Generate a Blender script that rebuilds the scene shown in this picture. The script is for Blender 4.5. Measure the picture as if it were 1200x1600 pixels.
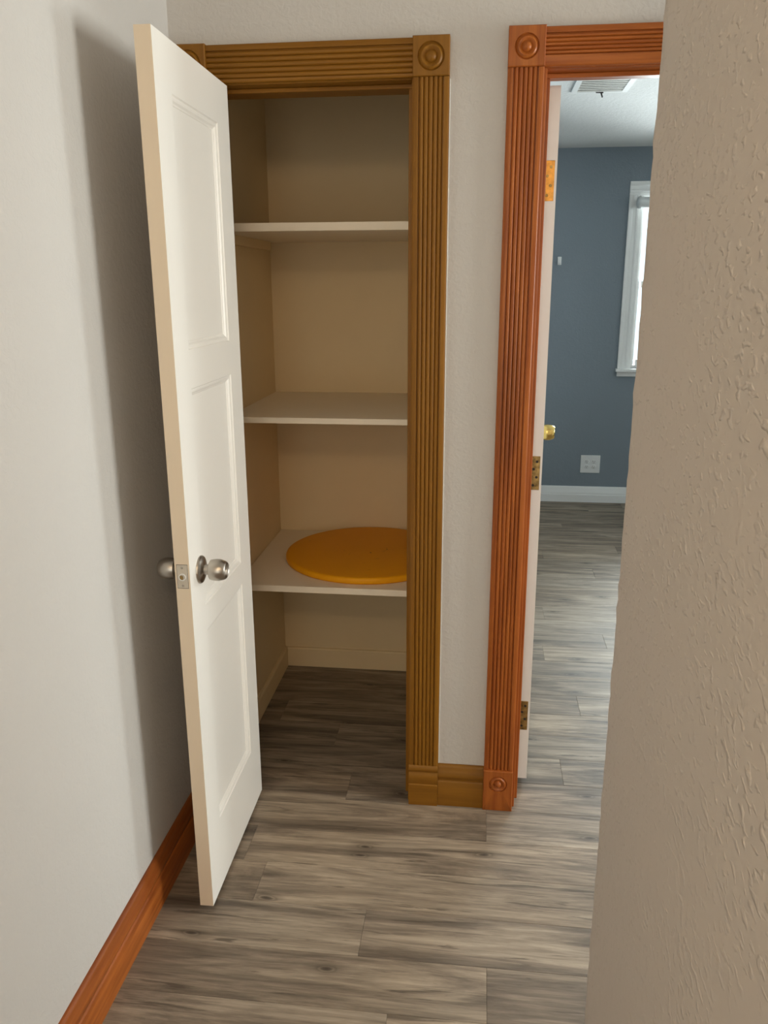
import bpy, bmesh, math, random
from mathutils import Vector, Matrix

random.seed(7)
for o in list(bpy.data.objects):
    bpy.data.objects.remove(o, do_unlink=True)
S = bpy.context.scene
COL = S.collection
R = math.radians

# ------------------------------------------------------------------ camera
YAW, PITCH, ROLL, FPX = -0.1166, 0.2720, -0.0032, 1268.36
cd = bpy.data.cameras.new('camera')
cam = bpy.data.objects.new('camera', cd)
COL.objects.link(cam)
fw = Vector((math.sin(YAW) * math.cos(PITCH), math.cos(YAW) * math.cos(PITCH), -math.sin(PITCH)))
rt = Vector((math.cos(YAW), -math.sin(YAW), 0))
up = rt.cross(fw)
rt2 = rt * math.cos(ROLL) + up * math.sin(ROLL)
up2 = -rt * math.sin(ROLL) + up * math.cos(ROLL)
M = Matrix((rt2, up2, -fw)).transposed().to_4x4()
M.translation = Vector((0.1821, -2.2093, 1.5573))
cam.matrix_world = M
cd.sensor_fit = 'VERTICAL'
cd.sensor_height = 36
cd.sensor_width = 27
cd.lens = FPX / 1600 * 36
cd.clip_start = 0.02
S.camera = cam

# ------------------------------------------------------------------ world, lights, exposure
w = bpy.data.worlds.new('sky')
S.world = w
w.use_nodes = True
bg = w.node_tree.nodes['Background']
bg.inputs[0].default_value = (0.80, 0.90, 1.0, 1)
bg.inputs[1].default_value = 1.6


def area(name, loc, rot, sx, sy, power, color):
    l = bpy.data.lights.new(name, 'AREA')
    l.shape = 'RECTANGLE'
    l.size, l.size_y = sx, sy
    l.energy = power
    l.color = color
    o = bpy.data.objects.new(name, l)
    o.location = loc
    o.rotation_euler = rot
    COL.objects.link(o)
    return o


# daylight entering by the corridor window and by the bedroom window
area('corridor_daylight', (3.40, -0.56, 1.50), (0, R(90), 0), 1.25, 0.80, 82, (1.0, 0.985, 0.955))
area('bedroom_daylight', (1.78, 3.97, 1.58), (R(-90), 0, 0), 1.0, 1.10, 115, (0.90, 0.97, 1.0))
area('bedroom_side_daylight', (3.42, 1.50, 1.55), (0, R(90), 0), 1.15, 0.70, 62, (0.93, 0.98, 1.0))
area('rear_fill_light', (-0.13, -3.80, 1.30), (R(90), 0, 0), 0.74, 1.80, 9, (1.0, 0.86, 0.68))  # added warm fill from behind the camera, no known window there

S.view_settings.view_transform = 'Standard'
S.view_settings.look = 'None'
S.view_settings.exposure = 0.0
S.view_settings.gamma = 1.0
S.view_settings.use_curve_mapping = False


# ------------------------------------------------------------------ node helpers / materials
class NT:
    def __init__(s, name):
        s.m = bpy.data.materials.new(name)
        s.m.use_nodes = True
        s.t = s.m.node_tree
        s.b = s.t.nodes['Principled BSDF']

    def n(s, typ, **kw):
        nd = s.t.nodes.new(typ)
        for k, v in kw.items():
            setattr(nd, k, v)
        return nd

    def l(s, a, b):
        s.t.links.new(a, b)

    def coord(s, scale=(1, 1, 1), rnd=False):
        tc = s.n('ShaderNodeTexCoord')
        src = tc.outputs['Object']
        if rnd:
            oi = s.n('ShaderNodeObjectInfo')
            mul = s.n('ShaderNodeVectorMath', operation='SCALE')
            mul.inputs[0].default_value = (37.0, 91.0, 13.0)
            s.l(oi.outputs['Random'], mul.inputs['Scale'])
            ad = s.n('ShaderNodeVectorMath', operation='ADD')
            s.l(src, ad.inputs[0])
            s.l(mul.outputs[0], ad.inputs[1])
            src = ad.outputs[0]
        mp = s.n('ShaderNodeVectorMath', operation='MULTIPLY')
        s.l(src, mp.inputs[0])
        mp.inputs[1].default_value = scale
        return mp.outputs[0]

    def noise(s, vec, scale=1, detail=4, rough=.55, dist=0):
        nd = s.n('ShaderNodeTexNoise')
        s.l(vec, nd.inputs['Vector'])
        nd.inputs['Scale'].default_value = scale
        nd.inputs['Detail'].default_value = detail
        nd.inputs['Roughness'].default_value = rough
        nd.inputs['Distortion'].default_value = dist
        return nd.outputs['Fac']

    def ramp(s, fac, stops):
        r = s.n('ShaderNodeValToRGB')
        e = r.color_ramp.elements
        while len(e) < len(stops):
            e.new(.5)
        for i, (p, c) in enumerate(stops):
            e[i].position = p
            e[i].color = (c[0], c[1], c[2], 1) if hasattr(c, '__len__') else (c, c, c, 1)
        s.l(fac, r.inputs[0])
        return r.outputs[0]

    def mix(s, a, b, fac, mode='MIX'):
        m = s.n('ShaderNodeMix', data_type='RGBA', blend_type=mode)
        for sock, v in ((m.inputs[0], fac), (m.inputs[6], a), (m.inputs[7], b)):
            if hasattr(v, 'links') or isinstance(v, bpy.types.NodeSocket):
                s.l(v, sock)
            elif hasattr(v, '__len__'):
                sock.default_value = (v[0], v[1], v[2], 1)
            else:
                sock.default_value = v
        return m.outputs[2]

    def bump(s, h, strength, dist):
        b = s.n('ShaderNodeBump')
        b.inputs['Strength'].default_value = strength
        b.inputs['Distance'].default_value = dist
        s.l(h, b.inputs['Height'])
        s.l(b.outputs[0], s.b.inputs['Normal'])

    def set(s, col=None, rough=.5, metal=0, spec=.5):
        if col is not None:
            if isinstance(col, bpy.types.NodeSocket):
                s.l(col, s.b.inputs['Base Color'])
            else:
                s.b.inputs['Base Color'].default_value = (col[0], col[1], col[2], 1)
        if isinstance(rough, bpy.types.NodeSocket):
            s.l(rough, s.b.inputs['Roughness'])
        else:
            s.b.inputs['Roughness'].default_value = rough
        s.b.inputs['Metallic'].default_value = metal
        s.b.inputs['Specular IOR Level'].default_value = spec
        return s


def plaster(name, col, rough=.75, strength=.5, dist=.004, sc=55, var=.03, stretch=(1, 1, 1), lo=.42, hi=.62):
    t = NT(name)
    v = t.coord(stretch)
    n1 = t.noise(v, sc, 3, .5, .6)
    h = t.ramp(n1, [(lo, 0), (hi, 1)])
    n2 = t.noise(v, 2.2, 3)
    c = t.mix([k * (1 - var) for k in col], [min(1, k * (1 + var)) for k in col], n2)
    t.set(c, rough, spec=.3)
    t.bump(h, strength, dist)
    return t.m


def paint(name, col, rough=.45, var=.02, spec=.45):
    t = NT(name)
    v = t.coord()
    n2 = t.noise(v, 5, 4)
    c = t.mix([k * (1 - var) for k in col], [min(1, k * (1 + var)) for k in col], n2)
    t.set(c, rough, spec=spec)
    t.bump(t.noise(v, 260, 2), .04, .001)
    return t.m


def wood(name, dark, light, axis, rough=.38, dens=1.0, contrast=1.0, spec=.32):
    t = NT(name)
    sc = [70 * dens] * 3
    sc['xyz'.index(axis)] = 3.0
    v = t.coord(tuple(sc), rnd=True)
    n1 = t.noise(v, 1, 6, .62, .5)
    sc2 = [14 * dens] * 3
    sc2['xyz'.index(axis)] = 1.2
    v2 = t.coord(tuple(sc2), rnd=True)
    n2 = t.noise(v2, 1, 3, .5, .8)
    a = t.ramp(n1, [(.5 - .22 / contrast, dark), (.5 + .22 / contrast, light)])
    c = t.mix(a, [k * .55 for k in dark], t.ramp(n2, [(.5, 0), (.78, .75 * min(1, contrast ** 2))]))
    t.set(c, rough, spec=spec)
    t.bump(n1, .12, .0008)
    return t.m


def metal(name, col, rough, dirt=None, dirtamt=.5, axis=None):
    t = NT(name)
    v = t.coord()
    if dirt:
        n = t.noise(v, 60, 5, .65)
        c = t.mix(col, dirt, t.ramp(n, [(.5 - dirtamt * .25, 0), (.5 + .2, dirtamt)]))
    else:
        c = t.mix(col, [k * .85 for k in col], t.noise(v, 30, 3))
    t.set(c, rough, metal=1)
    return t.m


def floor_mat():
    t = NT('weathered_vinyl_plank')
    v1 = t.coord((1.5, 12, 1), True)
    broad = t.noise(v1, 1, 8, .66, .9)
    v2 = t.coord((7.0, 110, 1), True)
    fine = t.noise(v2, 1, 5, .65, .4)
    v3 = t.coord((2.6, 40, 1), True)
    lines = t.noise(v3, 1, 6, .66, 1.2)
    v4 = t.coord((1.0, 4.0, 1), True)
    blot = t.noise(v4, 1, 3, .5, .5)
    base = t.ramp(broad, [(.36, (.150, .116, .087)), (.455, (.222, .174, .131)), (.525, (.300, .238, .178)), (.63, (.410, .330, .248))])
    f = t.ramp(fine, [(.32, .70), (.68, 1.16)])
    c = t.mix(base, f, 1.0, 'MULTIPLY')
    d = t.ramp(lines, [(.585, 0), (.65, .72)])
    c = t.mix(c, (.085, .064, .047), d)
    bl = t.ramp(blot, [(.35, .86), (.65, 1.12)])
    c = t.mix(c, bl, 1.0, 'MULTIPLY')
    # knots: sparse elongated voronoi cells
    vk = t.coord((3.0, 8.0, 1), True)
    warp = t.n('ShaderNodeTexNoise')
    t.l(vk, warp.inputs['Vector'])
    warp.inputs['Scale'].default_value = 2.2
    off = t.n('ShaderNodeVectorMath', operation='MULTIPLY_ADD')
    t.l(warp.outputs['Color'], off.inputs[0])
    off.inputs[1].default_value = (.16, .16, 0)
    t.l(vk, off.inputs[2])
    vo = t.n('ShaderNodeTexVoronoi', voronoi_dimensions='2D')
    vo.inputs['Scale'].default_value = 1
    t.l(off.outputs[0], vo.inputs['Vector'])
    kn = t.ramp(vo.outputs['Distance'], [(.0, .95), (.035, .75), (.055, .30), (.075, .55), (.10, .32), (.20, 0)])
    sep = t.n('ShaderNodeSeparateColor')
    t.l(vo.outputs['Color'], sep.inputs[0])
    gate = t.ramp(sep.outputs[0], [(.60, 0), (.64, 1)])
    kf = t.mix(kn, gate, 1.0, 'MULTIPLY')
    c = t.mix(c, (.050, .038, .028), kf)
    # plank to plank tint
    oi = t.n('ShaderNodeObjectInfo')
    tint = t.ramp(oi.outputs['Random'], [(0, (.93, .94, .95)), (.5, (1.0, .985, .96)), (1, (1.06, 1.03, .98))])
    c = t.mix(c, tint, 1.0, 'MULTIPLY')
    rg = t.ramp(fine, [(.3, .56), (.7, .46)])
    t.set(c, rg, spec=.34)
    t.bump(fine, .10, .0012)
    return t.m


def glass_mat():
    t = NT('window_glass')
    out = t.t.nodes['Material Output']
    tr = t.n('ShaderNodeBsdfTransparent')
    tr.inputs[0].default_value = (.96, .98, .97, 1)
    gl = t.n('ShaderNodeBsdfGlossy')
    gl.inputs['Roughness'].default_value = .02
    fr = t.n('ShaderNodeFresnel')
    fr.inputs[0].default_value = 1.45
    mx = t.n('ShaderNodeMixShader')
    t.l(fr.outputs[0], mx.inputs[0])
    t.l(tr.outputs[0], mx.inputs[1])
    t.l(gl.outputs[0], mx.inputs[2])
    t.l(mx.outputs[0], out.inputs[0])
    return t.m


def emit_mat(name, col, strength):
    t = NT(name)
    t.set((.9, .85, .75), .4)
    t.b.inputs['Emission Color'].default_value = (*col, 1)
    t.b.inputs['Emission Strength'].default_value = strength
    return t.m


M_WALL = plaster('hall_wall_paint', (.598, .570, .538), .7, .16, .003, 75)


def knockdown():
    t = NT('knockdown_wall_paint')
    v = t.coord((1, .55, 1))
    pim = t.ramp(t.noise(v, 150, 1, .4, .3), [(.56, 0), (.72, 1)])
    area_ = t.ramp(t.noise(v, 9, 3, .55), [(.36, .35), (.62, 1)])
    soft = t.noise(v, 60, 2, .5)
    hgt = t.mix(pim, area_, 1.0, 'MULTIPLY')
    hgt = t.mix(hgt, soft, .30)
    c = t.mix((.585, .535, .485), (.615, .565, .515), t.noise(v, 2.2, 3))
    t.set(c, .55, spec=.35)
    t.bump(hgt, .55, .0032)
    return t.m


M_WALLR = knockdown()
M_CEIL = plaster('ceiling_paint', (.78, .78, .76), .85, .3, .003, 60)
M_SLATE = plaster('slate_blue_wall_paint', (.238, .281, .316), .65, .15, .003, 60)
M_CLOSET = paint('closet_cream_paint', (.82, .645, .39), .6, .04)
M_SHELF = paint('shelf_cream_paint', (.90, .79, .63), .5, .03)
M_DOOR = paint('door_white_paint', (.87, .83, .765), .36, .012)
M_WHITE = paint('trim_white_paint', (.88, .88, .86), .4, .012)
M_FLOOR = floor_mat()
M_SUB = paint('underlay', (.10, .08, .06), .9)
RD, RL = (.255, .056, .009), (.47, .142, .024)
MD, ML = (.190, .074, .006), (.288, .124, .011)
M_RED_Z = wood('red_stained_wood_upright', RD, RL, 'z')
M_RED_X = wood('red_stained_wood_across', RD, RL, 'x')
M_RED_Y = wood('red_stained_wood_lengthwise', RD, RL, 'y')
M_MUS_Z = wood('mustard_painted_wood_upright', MD, ML, 'z', .45, 1, .6, .25)
M_MUS_X = wood('mustard_painted_wood_across', MD, ML, 'x', .45, 1, .6, .25)
M_NICKEL = metal('satin_nickel', (.50, .455, .40), .34)
M_BRASS = metal('polished_brass', (.86, .62, .20), .22)
M_BRASS_OLD = metal('tarnished_brass', (.62, .42, .16), .38, (.10, .065, .03), .9)
M_BRASS_GOLD = metal('golden_brass', (.74, .37, .085), .40, (.34, .17, .05), .9)
M_DARK = paint('dark_recess', (.03, .027, .024), .7)
M_PLASTIC = paint('white_plastic', (.80, .81, .80), .35)
M_VENT = paint('vent_grey_paint', (.62, .60, .54), .5)
M_BLIND = paint('blind_fabric_grey', (.74, .76, .75), .7)
M_GLASS = glass_mat()


def disc_mat():
    t = NT('mustard_orange_lacquer')
    v = t.coord()
    n = t.noise(v, 6, 5, .6)
    c = t.mix((.84, .34, .003), (.93, .41, .006), n)
    sp = t.noise(v, 26, 4, .6, 1.0)
    c = t.mix(c, (.30, .12, .012), t.ramp(sp, [(.66, 0), (.76, .55)]))
    t.set(c, .5, spec=.25)
    return t.m


M_DISC = disc_mat()


# ------------------------------------------------------------------ mesh helpers
class MB:
    def __init__(s):
        s.v, s.f = [], []

    def add(s, vs, fs):
        k = len(s.v)
        s.v += [tuple(p) for p in vs]
        s.f += [tuple(i + k for i in f) for f in fs]
        return s

    def box(s, x0, x1, y0, y1, z0, z1):
        return s.add([(x0, y0, z0), (x1, y0, z0), (x1, y1, z0), (x0, y1, z0), (x0, y0, z1), (x1, y0, z1), (x1, y1, z1), (x0, y1, z1)],
                     [(0, 3, 2, 1), (4, 5, 6, 7), (0, 1, 5, 4), (1, 2, 6, 5), (2, 3, 7, 6), (3, 0, 4, 7)])

    def prism(s, prof, fn, a, b):
        """closed profile list, fn(p, t) -> xyz, extruded from t=a to t=b"""
        n = len(prof)
        vs = [fn(p, a) for p in prof] + [fn(p, b) for p in prof]
        fs = [(i, (i + 1) % n, n + (i + 1) % n, n + i) for i in range(n)]
        fs += [tuple(range(n))[::-1], tuple(range(n, 2 * n))]
        return s.add(vs, fs)

    def lathe(s, prof, fn, seg=24, cap0=True, cap1=True):
        """prof [(r, h)], fn(a, b, h) -> xyz"""
        vs, fs = [], []
        for r, h in prof:
            for k in range(seg):
                t = 2 * math.pi * k / seg
                vs.append(fn(r * math.cos(t), r * math.sin(t), h))
        for i in range(len(prof) - 1):
            for k in range(seg):
                k2 = (k + 1) % seg
                fs.append((i * seg + k, i * seg + k2, (i + 1) * seg + k2, (i + 1) * seg + k))
        if cap0:
            fs.append(tuple(range(seg))[::-1])
        if cap1:
            fs.append(tuple(range((len(prof) - 1) * seg, len(prof) * seg)))
        return s.add(vs, fs)

    def obj(s, name, mat, parent=None, bevel=0, seg=2, smooth=None, off=None):
        me = bpy.data.meshes.new(name)
        vs = s.v
        if off is not None:
            vs = [(p[0] - off[0], p[1] - off[1], p[2] - off[2]) for p in vs]
        me.from_pydata(vs, [], s.f)
        bm = bmesh.new()
        bm.from_mesh(me)
        bmesh.ops.recalc_face_normals(bm, faces=bm.faces)
        bm.to_mesh(me)
        bm.free()
        me.materials.append(mat)
        o = bpy.data.objects.new(name, me)
        COL.objects.link(o)
        if parent:
            o.parent = parent
        elif off is not None:
            o.location = off
        if bevel:
            md = o.modifiers.new('bevel', 'BEVEL')
            md.width = bevel
            md.segments = seg
            md.limit_method = 'ANGLE'
            md.angle_limit = R(40)
        if smooth:
            me.polygons.foreach_set('use_smooth', [True] * len(me.polygons))
            me.set_sharp_from_angle(angle=R(smooth))
        return o


def box(name, x0, x1, y0, y1, z0, z1, mat, parent=None, bevel=0, off=None, seg=2):
    return MB().box(x0, x1, y0, y1, z0, z1).obj(name, mat, parent, bevel, seg, off=off)


def tag(o, label=None, cat=None, group=None, kind=None):
    for k, v in (('label', label), ('category', cat), ('group', group), ('kind', kind)):
        if v:
            o[k] = v
    return o


def empty(name, loc, rz=0):
    o = bpy.data.objects.new(name, None)
    o.empty_display_size = .05
    o.location = loc
    o.rotation_euler = (0, 0, rz)
    COL.objects.link(o)
    return o


def struct(o, label, cat):
    return tag(o, label, cat, kind='structure')


# ------------------------------------------------------------------ dimensions
XL, XLC, XR, YR = -.618, -.604, .365, -1.2      # hall left wall, closet left wall, right wall corner
YC, YB, HC = .89, 3.775, 2.44                   # closet back, bedroom far wall, ceiling
XE, YF = 3.2, -3.6                              # corridor end, rear wall
WT = .12                                        # wall thickness
XCR, XBL, XBR = .13, .21, 3.2                   # closet right wall, bedroom left / right walls

# ------------------------------------------------------------------ floor and planks
fl = struct(box('floor', XL - WT, XE + WT, YF - WT, YB + WT, -.06, -.0062, M_SUB), 'grey brown weathered wood-look plank floor', 'floor')
PL, PW, G = 1.22, .152, .0003


def plank_mesh(x0, x1):
    c, h = .0006, .006
    a, b = x0 + G, x1 - G
    y0, y1 = G, PW - G
    mb = MB()
    mb.add([(a, y0, -h), (b, y0, -h), (b, y1, -h), (a, y1, -h), (a, y0, -c * .6), (b, y0, -c * .6), (b, y1, -c * .6), (a, y1, -c * .6),
            (a + c, y0 + c, 0), (b - c, y0 + c, 0), (b - c, y1 - c, 0), (a + c, y1 - c, 0)],
           [(0, 3, 2, 1), (0, 1, 5, 4), (1, 2, 6, 5), (2, 3, 7, 6), (3, 0, 4, 7), (4, 5, 9, 8), (5, 6, 10, 9), (6, 7, 11, 10), (7, 4, 8, 11), (8, 9, 10, 11)])
    me = bpy.data.meshes.new('plank')
    me.from_pydata(mb.v, [], mb.f)
    me.materials.append(M_FLOOR)
    return me


full = plank_mesh(0, PL)
XA, XZ = XL - WT + .005, XE + WT - .005
known = {-.782: .238, -.630: -.070, -.478: -.372, -.326: .78, -.174: .240, -.022: -.20, .130: .490, .282: .93, .434: .70}
row = 0
y = -.782 - PW * 19
stag = [.0, .41, .83, .2, .62, 1.03]
while y + PW < YB + WT:
    j = None
    for k, v in known.items():
        if abs(k - y) < .01:
            j = v
    if j is None:
        j = stag[row % 6] + random.uniform(-.12, .12)
    x = j - PL * math.ceil((j - XA) / PL)
    while x < XZ:
        a, b = max(x, XA), min(x + PL, XZ)
        if b - a > .04:
            me = full if (b - a) > PL - 1e-6 else plank_mesh(a - x, b - x)
            o = bpy.data.objects.new('plank', me)
            o.location = (x, y, 0)
            o.parent = fl
            COL.objects.link(o)
        x += PL
    y += PW
    row += 1

# ------------------------------------------------------------------ walls and ceiling
struct(box('ceiling', XL - WT, XE + WT, YF - WT, YB + WT, HC, HC + .1, M_CEIL), 'white textured ceiling', 'ceiling')
struct(box('wall_left', XL - WT, XL, YF, 0, 0, HC, M_WALL), 'pale grey hall wall catching the shadow of the open door', 'wall')
# back wall with the closet and bedroom openings
C0, C1, CT = -.526, .014, 2.066       # rough closet opening
D0, D1, DT = .306, 1.110, 2.080       # rough bedroom opening
mb = MB()
mb.box(XL - WT, C0, 0, WT, 0, HC).box(C0, C1, 0, WT, CT, HC).box(C1, D0, 0, WT, 0, HC).box(D0, D1, 0, WT, DT, HC).box(D1, XE, 0, WT, 0, HC)
struct(mb.obj('wall_back', M_WALL), 'pale grey textured wall around the closet and bedroom doorways', 'wall')
# right wall: L shaped with a rounded (bullnose) corner
rr = .018
prof = [(XR, YF), (XR, YR - rr - .03), (XR, YR - rr)]
for k in range(1, 8):
    t = math.pi - (math.pi / 2) * k / 8
    prof.append((XR + rr + rr * math.cos(t), YR - rr + rr * math.sin(t)))
prof += [(XR + rr, YR), (XR + rr + .03, YR), (XE, YR), (XE, YR - WT), (XR + WT, YR - WT), (XR + WT, YF)]
NP, NZ = len(prof), 160
vs, fs = [], []
jit = [0.0] * (NZ + 1)
for k in range(NZ + 1):
    jit[k] = random.gauss(0, .0007)
for k in range(NZ + 1):
    for i, (px, py) in enumerate(prof):
        j = jit[k] + random.gauss(0, .0003) if 3 <= i <= 10 else 0
        vs.append((px - j * .7, py + j * .7, HC * k / NZ))
for k in range(NZ):
    for i in range(NP):
        i2 = (i + 1) % NP
        fs.append((k * NP + i, k * NP + i2, (k + 1) * NP + i2, (k + 1) * NP + i))
fs += [tuple(range(NP))[::-1], tuple(range(NZ * NP, (NZ + 1) * NP))]
mb = MB()
mb.add(vs, fs)
struct(mb.obj('wall_right', M_WALLR, smooth=30), 'beige knockdown-textured wall with rounded corner', 'wall')
W3 = (-.52, .26, .35, 2.25)  # opening for the added rear window
mb = MB()
mb.box(XL - WT, W3[0], YF - WT, YF, 0, HC).box(W3[1], XR + WT, YF - WT, YF, 0, HC).box(W3[0], W3[1], YF - WT, YF, 0, W3[2]).box(W3[0], W3[1], YF - WT, YF, W3[3], HC)
struct(mb.obj('wall_rear', M_WALL), 'hall wall behind the camera with opening for an added window', 'wall')
# corridor end wall with window opening
W2 = (-.98, -.14, .80, 2.20)
mb = MB()
mb.box(XE, XE + WT, YR - WT, W2[0], 0, HC).box(XE, XE + WT, W2[1], WT, 0, HC).box(XE, XE + WT, W2[0], W2[1], 0, W2[2]).box(XE, XE + WT, W2[0], W2[1], W2[3], HC)
struct(mb.obj('wall_end', M_WALL), 'plain corridor end wall with window', 'wall')
# closet shell
struct(box('wall_closet_left', XLC - .10, XLC, WT, YC, 0, HC, M_CLOSET), 'cream painted closet side wall', 'wall')
struct(box('wall_closet_back', XLC - .10, XCR + .08, YC, YC + .08, 0, HC, M_CLOSET), 'cream painted closet rear wall', 'wall')
struct(box('wall_closet_right', XCR, XCR + .08, WT, YC, 0, HC, M_CLOSET), 'cream painted closet wall hidden behind the casing', 'wall')
# bedroom shell
W1 = (1.238, 2.30, .985, 2.135)      # window opening x0 x1 z0 z1
mb = MB()
mb.box(XBL - WT, W1[0], YB, YB + WT, 0, HC).box(W1[1], XBR + WT, YB, YB + WT, 0, HC).box(W1[0], W1[1], YB, YB + WT, 0, W1[2]).box(W1[0], W1[1], YB, YB + WT, W1[3], HC)
struct(mb.obj('wall_bedroom_far', M_SLATE), 'slate blue bedroom wall with window and outlet', 'wall')
struct(box('wall_bedroom_left', XBL, XBL + .02, WT, YB, 0, HC, M_SLATE), 'slate blue bedroom wall behind the opened door', 'wall')
W4 = (1.12, 1.88, .95, 2.15)
mb = MB()
mb.box(XBR, XBR + WT, WT, W4[0], 0, HC).box(XBR, XBR + WT, W4[1], YB, 0, HC).box(XBR, XBR + WT, W4[0], W4[1], 0, W4[2]).box(XBR, XBR + WT, W4[0], W4[1], W4[3], HC)
struct(mb.obj('wall_bedroom_right', M_SLATE), 'slate blue bedroom side wall with window', 'wall')

# ------------------------------------------------------------------ baseboards
BASE = [(0, 0), (.018, 0), (.018, .083), (.0165, .086), (.0140, .088), (.0140, .093), (.0170, .096), (.0185, .101), (.0180, .107), (.0150, .118),
        (.0120, .124), (.0115, .129), (.0090, .135), (.0050, .138), (0, .138)]
BASEW = [(0, 0), (.016, 0), (.016, .055), (.012, .060), (.012, .078), (.009, .083), (.009, .098), (.006, .104), (.006, .114), (.003, .119), (0, .119)]
mb = MB()
mb.prism(BASE, lambda p, t: (XL + p[0], t, p[1]), YF, -.022)
struct(mb.obj('baseboard_left', M_RED_Y, smooth=35), 'red stained moulded wooden baseboard along the pale hall wall', 'baseboard')
mb = MB()
mb.prism(BASE, lambda p, t: (t, -p[0], p[1]), .0893, .2290)
struct(mb.obj('baseboard_back', M_MUS_X, smooth=35), 'short mustard brown baseboard piece between the two plinth blocks', 'baseboard')
mb = MB()
mb.prism(BASE, lambda p, t: (XR - p[0], t, p[1]), YF, YR - .02)
struct(mb.obj('baseboard_right', M_RED_Y, smooth=35), 'red stained baseboard along the textured wall', 'baseboard')
mb = MB()
mb.prism([(0, 0), (.012, 0), (.012, .078), (.008, .084), (0, .084)], lambda p, t: (XLC + p[0], t, p[1]), WT, YC)
struct(mb.obj('baseboard_closet_left', M_CLOSET), 'cream painted baseboard on the closet side wall', 'baseboard')
mb = MB()
mb.prism([(0, 0), (.012, 0), (.012, .078), (.008, .084), (0, .084)], lambda p, t: (t, YC - p[0], p[1]), XLC + .0122, XCR)
struct(mb.obj('baseboard_closet_back', M_CLOSET), 'cream painted baseboard on the closet rear wall', 'baseboard')
mb = MB()
mb.prism(BASEW, lambda p, t: (t, YB - p[0], p[1]), XBL + .02, XBR)
struct(mb.obj('baseboard_bedroom', M_WHITE, smooth=35), 'white stepped baseboard along the slate blue wall', 'baseboard')


# ------------------------------------------------------------------ fluted door casings
def flute_profile(wd, th, m0, m1, n=5, dep=.0058, k=6):
    """(across, proud) closed profile: flat margins and n round reeds between sharp valleys"""
    pts = [(0, 0), (0, th - .002), (.002, th), (m0 - .0022, th), (m0 - .0014, th - dep)]
    span = (wd - m0 - m1)
    for i in range(n):
        a = m0 + span * i / n
        b = m0 + span * (i + 1) / n
        for j in range(k + 1):
            u = j / k
            if j == 0 and i > 0:
                continue
            pts.append((a + (b - a) * u, th - dep + (dep - .0006) * math.sqrt(max(0, 1 - (2 * u - 1) ** 2))))
    pts += [(wd - m1 + .0014, th - dep), (wd - m1 + .0022, th), (wd - .002, th), (wd, th - .002), (wd, 0)]
    return pts


def bullseye(mb, x0, x1, z0, z1, yb, yf, cx, cz, rad, seg=40):
    """block with a turned rosette sunk in its front face (front looks to -y)"""
    ang = sorted(set([2 * math.pi * k / seg for k in range(seg)] +
                     [math.atan2(zz - cz, xx - cx) % (2 * math.pi) for xx in (x0, x1) for zz in (z0, z1)]))
    b = .0018
    def rect(inset, yy):
        out = []
        for t in ang:
            c, s = math.cos(t), math.sin(t)
            ts = []
            if c > 1e-9: ts.append((x1 - inset - cx) / c)
            if c < -1e-9: ts.append((x0 + inset - cx) / c)
            if s > 1e-9: ts.append((z1 - inset - cz) / s)
            if s < -1e-9: ts.append((z0 + inset - cz) / s)
            d = min(ts)
            out.append((cx + c * d, yy, cz + s * d))
        return out
    rings = [rect(0, yb), rect(0, yf + b), rect(b, yf)]
    for r, d in ((1.0, 0), (.96, .0035), (.92, .0042), (.84, .0010), (.72, -.0022), (.60, -.0010), (.50, .0022), (.44, .0030), (.38, .0006),
                 (.30, -.0030), (.18, -.0055), (.06, -.0065)):
        rings.append([(cx + rad * r * math.cos(t), yf + d, cz + rad * r * math.sin(t)) for t in ang])
    n = len(ang)
    vs = [p for rg in rings for p in rg]
    fs = []
    for i in range(len(rings) - 1):
        for k in range(n):
            k2 = (k + 1) % n
            fs.append((i * n + k, i * n + k2, (i + 1) * n + k2, (i + 1) * n + k))
    fs.append(tuple(range(n)))
    fs.append(tuple(range((len(rings) - 1) * n, len(rings) * n)))
    return mb.add(vs, fs)


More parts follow.
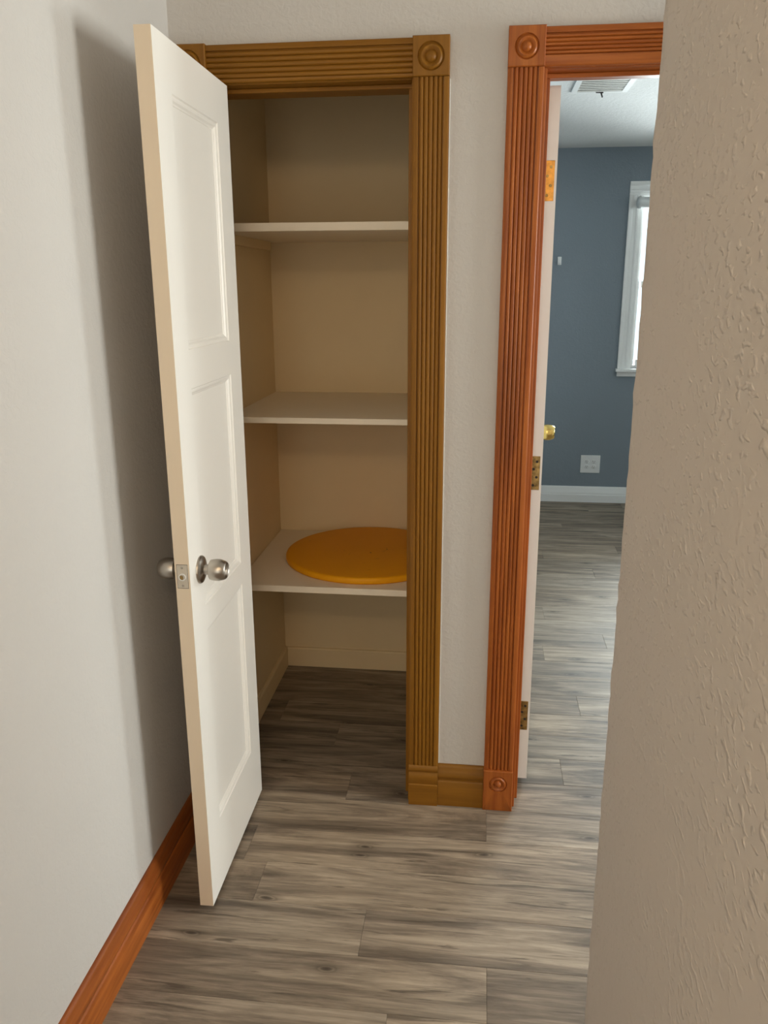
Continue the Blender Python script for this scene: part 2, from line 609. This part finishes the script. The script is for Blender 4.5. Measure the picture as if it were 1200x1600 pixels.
def casing(name, label, xin0, xin1, cw, zhead, ztop, mz, mx, rad, plinth, jamb0, jamb1, jz, hm0=.0155):
    """xin0 / xin1: inner edges of left and right upright casings"""
    loc = ((xin0 + xin1) / 2, 0, 0)
    e = struct(empty(name, loc), label, 'door casing')
    th = .019
    prof = flute_profile(cw, th, .0155, .0155)
    for x0 in (xin0 - cw, xin1):
        MB().prism(prof, lambda p, t: (x0 + p[0], -p[1], t), .1375, zhead).obj('side_casing', mz, e, smooth=50, off=loc)
        mb = MB()
        bullseye(mb, x0 - .0005, x0 + cw + .0005, zhead + .0003, ztop + .0015, 0, -.026, x0 + cw / 2, (zhead + ztop) / 2, rad)
        mb.obj('rosette_block', mz, e, smooth=40, off=loc)
        mb = MB()
        if plinth == 'bullseye':
            bullseye(mb, x0 - .001, x0 + cw + .001, 0, .1372, 0, -.026, x0 + cw / 2, .092, .0275)
            mb.obj('plinth_block', mz, e, smooth=40, off=loc)
        else:
            pp = [(0, 0), (.023, 0), (.023, .070), (.0200, .073), (.0200, .076), (.0225, .080), (.0225, .108), (.0195, .112), (.0195, .116), (.0225, .119),
                  (.0235, .126), (.0215, .133), (.0190, .1372), (0, .1372)]
            mb.prism(pp, lambda p, t: (t, -p[0], p[1]), x0, x0 + cw - .0002)
            mb.obj('plinth_block', mx, e, smooth=40, off=loc)
    hp = flute_profile(ztop - zhead - .002, th, hm0, .0155)
    MB().prism(hp, lambda p, t: (t, -p[1], zhead + .001 + p[0]), xin0 + .0007, xin1 - .0007).obj('head_casing', mx, e, smooth=50, off=loc)
    jt = .019
    box('side_jamb', jamb0 - jt, jamb0, 0.0002, WT, 0, jz + jt, mz, e, .0015, loc)
    box('side_jamb', jamb1, jamb1 + jt, 0.0002, WT, 0, jz + jt, mz, e, .0015, loc)
    box('head_jamb', jamb0, jamb1, 0.0002, WT, jz, jz + jt, mx, e, .0015, loc)
    return e, loc


t1, l1 = casing('trim_1', 'mustard brown fluted closet door casing with rosette corner blocks', -.520, 0, .089, 2.048, 2.136, M_MUS_Z, M_MUS_X, .033, 'moulded', -.5125, -.004, 2.047, .009)
box('door_stop', -.5125, -.004, .042, .112, 2.036, 2.0469, M_MUS_X, t1, .002, l1)
box('door_stop', -.015, -.0041, .042, .112, 0, 2.036, M_MUS_Z, t1, .002, l1)
box('door_stop', -.5124, -.509, .042, .095, 0, 2.036, M_MUS_Z, t1, .001, l1)
box('caulk_bead', .0892, .0915, -.0035, 0, .139, 2.046, M_WHITE, t1, .001, l1)
t2, l2 = casing('trim_2', 'red stained fluted bedroom door casing with rosette corner and plinth blocks', .3165, 1.098, .087, 2.062, 2.149, M_RED_Z, M_RED_X, .029, 'bullseye', .325, 1.091, 2.061, .025)
box('door_stop', .325, 1.091, .045, .080, 2.050, 2.0609, M_RED_X, t2, .002, l2)
box('door_stop', 1.080, 1.0909, .045, .080, 0, 2.050, M_RED_Z, t2, .002, l2)
box('door_stop', .3251, .336, .045, .080, 0, 2.050, M_RED_Z, t2, .002, l2)


# ------------------------------------------------------------------ doors
def panel_ring(mb, s0, s1, z0, z1, yface, sgn):
    """sticking round a sunken panel; yface = face plane, sgn = +1 when the face looks to +y"""
    steps = [(0, .0), (.0025, .0028), (.006, .0030), (.010, .0042), (.014, .0075), (.017, .0085), (.0185, .0100)]
    rings = []
    for ins, d in steps:
        yy = yface - sgn * d
        rings.append([(s0 + ins, yy, z0 + ins), (s1 - ins, yy, z0 + ins), (s1 - ins, yy, z1 - ins), (s0 + ins, yy, z1 - ins)])
    vs = [p for r in rings for p in r]
    fs = []
    for i in range(len(rings) - 1):
        for k in range(4):
            k2 = (k + 1) % 4
            fs.append((i * 4 + k, i * 4 + k2, (i + 1) * 4 + k2, (i + 1) * 4 + k))
    return mb.add(vs, fs)


def door_slab(root, dw, hgt, zs, st0, st1, mat):
    """local: x 0 hinge .. dw, y -.035 .. 0; zs = panel (z0, z1) list from the bottom"""
    th = .035
    box('stile', 0, st0, -th, 0, 0, hgt, mat, root)
    box('stile', st1, dw, -th, 0, 0, hgt, mat, root)
    edges = [0] + [v for p in zs for v in p] + [hgt]
    for i in range(0, len(edges), 2):
        box('rail', st0, st1, -th, 0, edges[i], edges[i + 1], mat, root)
    for z0, z1 in zs:
        p = box('panel', st0, st1, -th + .0100, -.0100, z0, z1, mat, root)
        for yf, sg in ((0, 1), (-th, -1)):
            mb = MB()
            panel_ring(mb, st0, st1, z0, z1, yf, sg)
            mb.obj('panel_moulding', mat, p)


KNOB = [(.0335, 0), (.0335, .003), (.0315, .006), (.026, .0075), (.0245, .0085), (.015, .0095), (.0125, .012), (.0125, .024)]
KHEAD = [(.0125, .024), (.0215, .0242), (.0238, .0255), (.0252, .031), (.0262, .039), (.0260, .047), (.0245, .054), (.0218, .0605), (.0200, .0635), (.0185, .0645),
         (.0170, .0635), (.0150, .0595), (.0060, .0585), (.001, .0585)]


def knob(root, s, z, yface, sgn, mat, scale=1.0):
    f = lambda a, b, h: (s + a * scale, yface + sgn * h * scale, z + b * scale)
    k = MB().lathe(KNOB, f, 32).obj('knob_rosette', mat, root, smooth=40)
    MB().lathe(KHEAD, f, 32).obj('knob', mat, k, smooth=40)
    return k


ANG = 1.559
d1 = struct(empty('door_1', (-.469, -.0163, .012), -ANG), 'white three-panel closet door standing open beside the left wall', 'door')
DW = .5062
door_slab(d1, DW, 2.03, [(.195, .735), (.797, 1.322), (1.408, 1.928)], .098, .412, M_DOOR)
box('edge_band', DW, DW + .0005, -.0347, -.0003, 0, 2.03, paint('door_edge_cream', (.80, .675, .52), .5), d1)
KS, KZ = .434, .897
knob(d1, KS, KZ, 0, 1, M_NICKEL)
knob(d1, KS, KZ, -.035, -1, M_NICKEL)
lm_ = box('latch_mortise', DW - .001, DW + .0008, -.0306, -.0044, .8755, .9335, M_DARK, d1)
lp = box('latch_plate', DW - .001, DW + .0014, -.0298, -.0052, .8765, .9325, paint('latch_plate_grey', (.58, .53, .45), .45), d1, .0004)
MB().lathe([(.0085, .0), (.0085, .0034), (.0065, .0036), (.0060, .001)], lambda a, b, h: (DW + h, -.0175 + a, .9035 + b), 20).obj('latch_ring', M_PLASTIC, lp, smooth=40)
MB().prism([(-.006, -.006), (.001, -.006), (.001, .002), (-.006, .004)], lambda p, t: (t, -.0175 + p[0], .9035 + p[1]), DW, DW + .003).obj('latch_bolt', M_BRASS_OLD, lp)
for zz in (.883, .926):
    MB().lathe([(.003, 0), (.003, .0018), (.002, .0022)], lambda a, b, h: (DW + h, -.0175 + a, zz + b), 12).obj('screw', M_NICKEL, lp)
for zz in (.22, 1.0, 1.80):      # closet hinges, on the jamb side
    h_ = MB().lathe([(.006, 0), (.006, .09)], lambda a, b, h: (-.005 + a, -.039 + b, zz + h), 14).obj('hinge', M_BRASS_OLD, d1, smooth=40)

d2 = struct(empty('door_2', (.3345, .1245, .022), R(88.2)), 'white bedroom door swung open, seen along its hinge edge', 'door')
door_slab(d2, .76, 2.028, [(.22, .76), (.86, 1.33), (1.43, 1.90)], .11, .65, M_WHITE)
knob(d2, .695, 1.010, -.035, -1, M_BRASS, 1.12)
knob(d2, .695, 1.010, 0, 1, M_BRASS, 1.12)
for zc, mt in ((1.800, M_BRASS_GOLD), (1.010, M_BRASS_OLD), (.226, M_BRASS_OLD)):
    # leaf let into the hinge edge (edge faces local -x), barrel beside the jamb
    lf = box('hinge', -.0016, .0004, -.0290, .0006, zc - .050, zc + .050, mt, d2, .0006)
    MB().lathe([(.0048, zc - .052), (.0058, zc - .050), (.0058, zc + .050), (.0048, zc + .053), (.002, zc + .055)], lambda a, b, h: (-.0030 + a, .0050 + b, h), 16).obj('hinge_barrel', mt, lf, smooth=40)
    for dy, dz in ((-.020, .034), (-.011, .012), (-.020, -.012), (-.011, -.036)):
        MB().lathe([(.0040, 0), (.0036, .0007), (.001, .0003)], lambda a, b, h: (-.0016 - h, dy + a, zc + dz + b), 12).obj('screw', M_BRASS_OLD if mt is M_BRASS_GOLD else M_DARK, lf)

# ------------------------------------------------------------------ closet shelves and the round top
SH = (('highest white closet shelf, empty, with its underside in view', 1.736, .024), ('middle white closet shelf, empty, between two other shelves', 1.1615, .0185),
      ('lowest white closet shelf carrying the round orange top', .6020, .022))
YS = .2545
for lab, zt, th in SH:
    e = empty('closet_shelf', ((XLC + XCR) / 2, (YS + YC) / 2, zt - th))
    tag(e, lab, 'shelf', 'white shelves in the closet')
    L = tuple(e.location)
    box('board', XLC + .001, XCR - .001, YS, YC - .001, zt - th, zt, M_SHELF, e, .0015, L)
    box('cleat', XLC, XLC + .018, YS + .03, YC - .06, zt - th - .030, zt - th - .0003, M_CLOSET, e, .001, L)
    box('cleat', XCR - .018, XCR, YS + .03, YC - .06, zt - th - .030, zt - th - .0003, M_CLOSET, e, .001, L)
e = empty('round_tabletop', (-.203, .5875, .6022))
tag(e, 'round mustard orange wooden disc lying flat on the lowest closet shelf', 'tabletop')
rad, th = .300, .024
MB().lathe([(rad - .006, 0), (rad - .0015, .003), (rad, .007), (rad, th - .008), (rad - .002, th - .003), (rad - .006, th - .0006), (rad - .012, th)], lambda a, b, h: (a, b, h), 96
           ).obj('disc', M_DISC, e, smooth=50)
MB().lathe([(.0028, th - .001), (.0028, th + .0004), (.001, th + .0006)], lambda a, b, h: (.012 + a, -.03 + b, h), 12).obj('centre_nail', M_DARK, e)

# ------------------------------------------------------------------ bedroom: window, blind, outlet, hook, vent
wn = struct(empty('window_1', ((W1[0] + W1[1]) / 2, YB, W1[2])), 'white framed bedroom window in the slate blue wall', 'window')
L = tuple(wn.location)
cwid = .088
CASE = [(0, 0), (0, .010), (.006, .013), (.018, .014), (.022, .018), (.034, .018), (.038, .014), (.060, .014), (.066, .020), (.088, .022), (.088, 0)]
for x0, sg in ((W1[0], -1), (W1[1], 1)):
    MB().prism(CASE, lambda p, t: (x0 + sg * p[0], YB - p[1], t), W1[2], W1[3]).obj('side_casing', M_WHITE, wn, smooth=40, off=L)
MB().prism(CASE, lambda p, t: (t, YB - p[1], W1[3] + p[0]), W1[0] - cwid, W1[1] + cwid).obj('head_casing', M_WHITE, wn, smooth=40, off=L)
box('window_sill', W1[0] - cwid - .012, W1[1] + cwid + .012, YB - .045, YB + .05, W1[2] - .022, W1[2], M_WHITE, wn, .004, L)
box('apron', W1[0] - cwid, W1[1] + cwid, YB - .014, YB, W1[2] - .055, W1[2] - .0225, M_WHITE, wn, .003, L)
for a, b, c, d in ((W1[0], W1[0] + .006, W1[2], W1[3]), (W1[1] - .018, W1[1], W1[2], W1[3])):
    box('window_jamb', a, b, YB, YB + WT, c, d, M_WHITE, wn, 0, L)
box('window_jamb', W1[0], W1[1], YB, YB + WT, W1[3] - .018, W1[3], M_WHITE, wn, 0, L)
box('window_jamb', W1[0], W1[1], YB + .05, YB + WT, W1[2], W1[2] + .018, M_WHITE, wn, 0, L)
zm = (W1[2] + W1[3]) / 2
for za, zb, yy in ((W1[2] + .018, zm + .02, YB + .068), (zm - .02, W1[3] - .018, YB + .092)):
    xa, xb = W1[0] + .006, W1[1] - .018
    sash = MB().box(xa, xa + .026, yy, yy + .022, za, zb).box(xb - .04, xb, yy, yy + .022, za, zb).box(xa + .04, xb - .04, yy, yy + .022, za, za + .04).box(
        xa + .04, xb - .04, yy, yy + .022, zb - .04, zb).obj('sash', M_WHITE, wn, off=L)
    box('pane', xa + .022, xb - .035, yy + .009, yy + .013, za + .035, zb - .035, M_GLASS, sash, 0, L)

rb = empty('roller_blind', ((W1[0] + W1[1]) / 2, YB - .02, 2.03))
tag(rb, 'rolled up grey roller blind at the top of the bedroom window', 'blind')
L = tuple(rb.location)
zc = 2.085
MB().lathe([(.034, W1[0] - .022), (.034, W1[1] + .022)], lambda a, b, h: (h, YB - .068 + a, zc + b), 28).obj('roll', M_BLIND, rb, smooth=40, off=L)
for xx, sg in ((W1[0] - .0225, -1), (W1[1] + .0225, 1)):
    MB().lathe([(.041, 0), (.0405, .006), (.037, .014), (.029, .021), (.016, .025), (.002, .026)], lambda a, b, h: (xx + sg * h, YB - .068 + a, zc + b), 28).obj('end_cap', M_BLIND, rb, smooth=60, off=L)
    box('bracket', xx - .002, xx + .002, YB - .060, YB - .0222, zc - .02, zc + .02, M_PLASTIC, rb, 0, L)

ol = empty('wall_outlet', (1.0095, YB, .222))
tag(ol, 'white four-socket electrical outlet above the white baseboard', 'outlet')
L = tuple(ol.location)
ow, oh = .140, .132
plate = box('cover_plate', 1.0095 - ow / 2, 1.0095 + ow / 2, YB - .006, YB, .222, .222 + oh, M_PLASTIC, ol, .003, L)
for dx in (-.025, .025):
    for dz in (.047, .085):
        cx, cz = 1.0095 + dx, .222 + dz
        s_ = MB().lathe([(.0165, .0055), (.0165, .0078), (.0155, .0083)], lambda a, b, h: (cx + a, YB - h, cz + max(-.0135, min(.0135, b))), 24).obj('socket', M_PLASTIC, ol, smooth=40, off=L)
        for sx in (-.0065, .0065):
            box('slot', cx + sx - .0014, cx + sx + .0014, YB - .0087, YB - .0075, cz - .001, cz + .009, M_DARK, s_, 0, L)
        MB().lathe([(.0026, .0075), (.0026, .0087)], lambda a, b, h: (cx + a, YB - h, cz - .008 + b), 10).obj('ground_hole', M_DARK, s_, off=L)

hk = empty('wall_hook', (.710, YB, 1.691))
tag(hk, 'small white plastic hook on the slate blue wall', 'hook')
L = tuple(hk.location)
box('hook_base', .697, .723, YB - .005, YB, 1.691, 1.746, M_PLASTIC, hk, .002, L)
MB().prism([(.005, .012), (.016, .006), (.022, .010), (.022, .022), (.018, .022), (.018, .013), (.015, .011), (.005, .018)], lambda p, t: (t, YB - p[0], 1.691 + p[1]), .704, .716).obj('prong', M_PLASTIC, hk, off=L)

vt = empty('ceiling_vent', (.705, 1.86, HC))
tag(vt, 'grey ceiling air vent with white frame and dark lever', 'vent')
L = tuple(vt.location)
x0, x1, y0, y1 = .575, .835, 1.60, 2.115
fr = .026
mb = MB()
mb.box(x0, x1, y0, y0 + fr, HC - .008, HC).box(x0, x1, y1 - fr, y1, HC - .008, HC).box(x0, x0 + fr, y0 + fr, y1 - fr, HC - .008, HC).box(x1 - fr, x1, y0 + fr, y1 - fr, HC - .008, HC)
mb.obj('frame', M_WHITE, vt, off=L)
box('backing', x0 + fr, x1 - fr, y0 + fr, y1 - fr, HC - .002, HC, M_VENT, vt, 0, L)
n = 14
for k in range(n):
    yy = y0 + fr + .008 + (y1 - y0 - 2 * fr - .016) * k / (n - 1)
    MB().prism([(-.0165, -.0060), (-.016, -.0072), (.0150, -.0048), (.0150, -.0036)], lambda p, t: (t, yy + p[0], HC + p[1]), x0 + fr, x1 - fr).obj('slat', M_VENT, vt, off=L)
MB().prism([(-.004, 0), (.004, 0), (.012, -.026), (.007, -.028)], lambda p, t: (.712 + p[0], t, HC - .004 + p[1]), y1 - .020, y1 - .016).obj('lever', M_DARK, vt, off=L)
MB().prism([(-.022, -.006), (.012, -.006), (.012, -.013), (-.022, -.011)], lambda p, t: (.712 + p[0], t, HC + p[1]), y1 - .022, y1 - .016).obj('lever_plate', M_DARK, vt, off=L)

# ------------------------------------------------------------------ corridor window (out of frame, lights the hall)
wn = struct(empty('window_2', (XE, (W2[0] + W2[1]) / 2, W2[2])), 'white framed corridor window', 'window')
L = tuple(wn.location)
MB().box(XE, XE + WT, W2[0], W2[0] + .03, W2[2], W2[3]).box(XE, XE + WT, W2[1] - .03, W2[1], W2[2], W2[3]).box(XE, XE + WT, W2[0] + .03, W2[1] - .03, W2[2], W2[2] + .03).box(
    XE, XE + WT, W2[0] + .03, W2[1] - .03, W2[3] - .03, W2[3]).obj('window_frame', M_WHITE, wn, off=L)
box('pane', XE + .06, XE + .064, W2[0] + .03, W2[1] - .03, W2[2] + .03, W2[3] - .03, M_GLASS, wn, 0, L)

wn = struct(empty('window_4', (XBR, (W4[0] + W4[1]) / 2, W4[2])), 'white framed window in the bedroom side wall', 'window')
L = tuple(wn.location)
MB().box(XBR, XBR + WT, W4[0], W4[0] + .02, W4[2], W4[3]).box(XBR, XBR + WT, W4[1] - .02, W4[1], W4[2], W4[3]).box(XBR, XBR + WT, W4[0] + .02, W4[1] - .02, W4[2], W4[2] + .02).box(
    XBR, XBR + WT, W4[0] + .02, W4[1] - .02, W4[3] - .02, W4[3]).obj('window_frame', M_WHITE, wn, off=L)
box('pane', XBR + .06, XBR + .064, W4[0] + .02, W4[1] - .02, W4[2] + .02, W4[3] - .02, M_GLASS, wn, 0, L)
wn = struct(empty('added_rear_window', ((W3[0] + W3[1]) / 2, YF, W3[2])), 'added tall white framed window behind the camera, for the warm fill light', 'window')  # unseen window, added to go with the warm rear fill
L = tuple(wn.location)
MB().box(W3[0], W3[0] + .02, YF - WT, YF, W3[2], W3[3]).box(W3[1] - .02, W3[1], YF - WT, YF, W3[2], W3[3]).box(W3[0] + .02, W3[1] - .02, YF - WT, YF, W3[2], W3[2] + .02).box(
    W3[0] + .02, W3[1] - .02, YF - WT, YF, W3[3] - .02, W3[3]).obj('window_frame', M_WHITE, wn, off=L)
box('pane', W3[0] + .02, W3[1] - .02, YF - .064, YF - .06, W3[2] + .02, W3[3] - .02, M_GLASS, wn, 0, L)

# ------------------------------------------------------------------ hall ceiling lamp (out of frame, warm light behind the camera)
lm = empty('ceiling_lamp', (.16, -2.75, HC))
tag(lm, 'round frosted ceiling lamp with warm light', 'lamp')
MB().lathe([(.15, 0), (.15, -.02), (.145, -.025)], lambda a, b, h: (a, b, h), 32).obj('lamp_base', M_WHITE, lm, smooth=40)
MB().lathe([(.14, -.025), (.135, -.05), (.11, -.075), (.06, -.09), (.005, -.094)], lambda a, b, h: (a, b, h), 32).obj('lamp_shade', emit_mat('warm_lamp_glow', (1.0, .68, .40), 5.0), lm, smooth=60)
pl = bpy.data.lights.new('lamp_bulb', 'POINT')
pl.energy = 20.5
pl.color = (1.0, .78, .52)
pl.shadow_soft_size = .10
lo = bpy.data.objects.new('lamp_bulb', pl)
lo.parent = lm
lo.location = (0, 0, -.21)
COL.objects.link(lo)
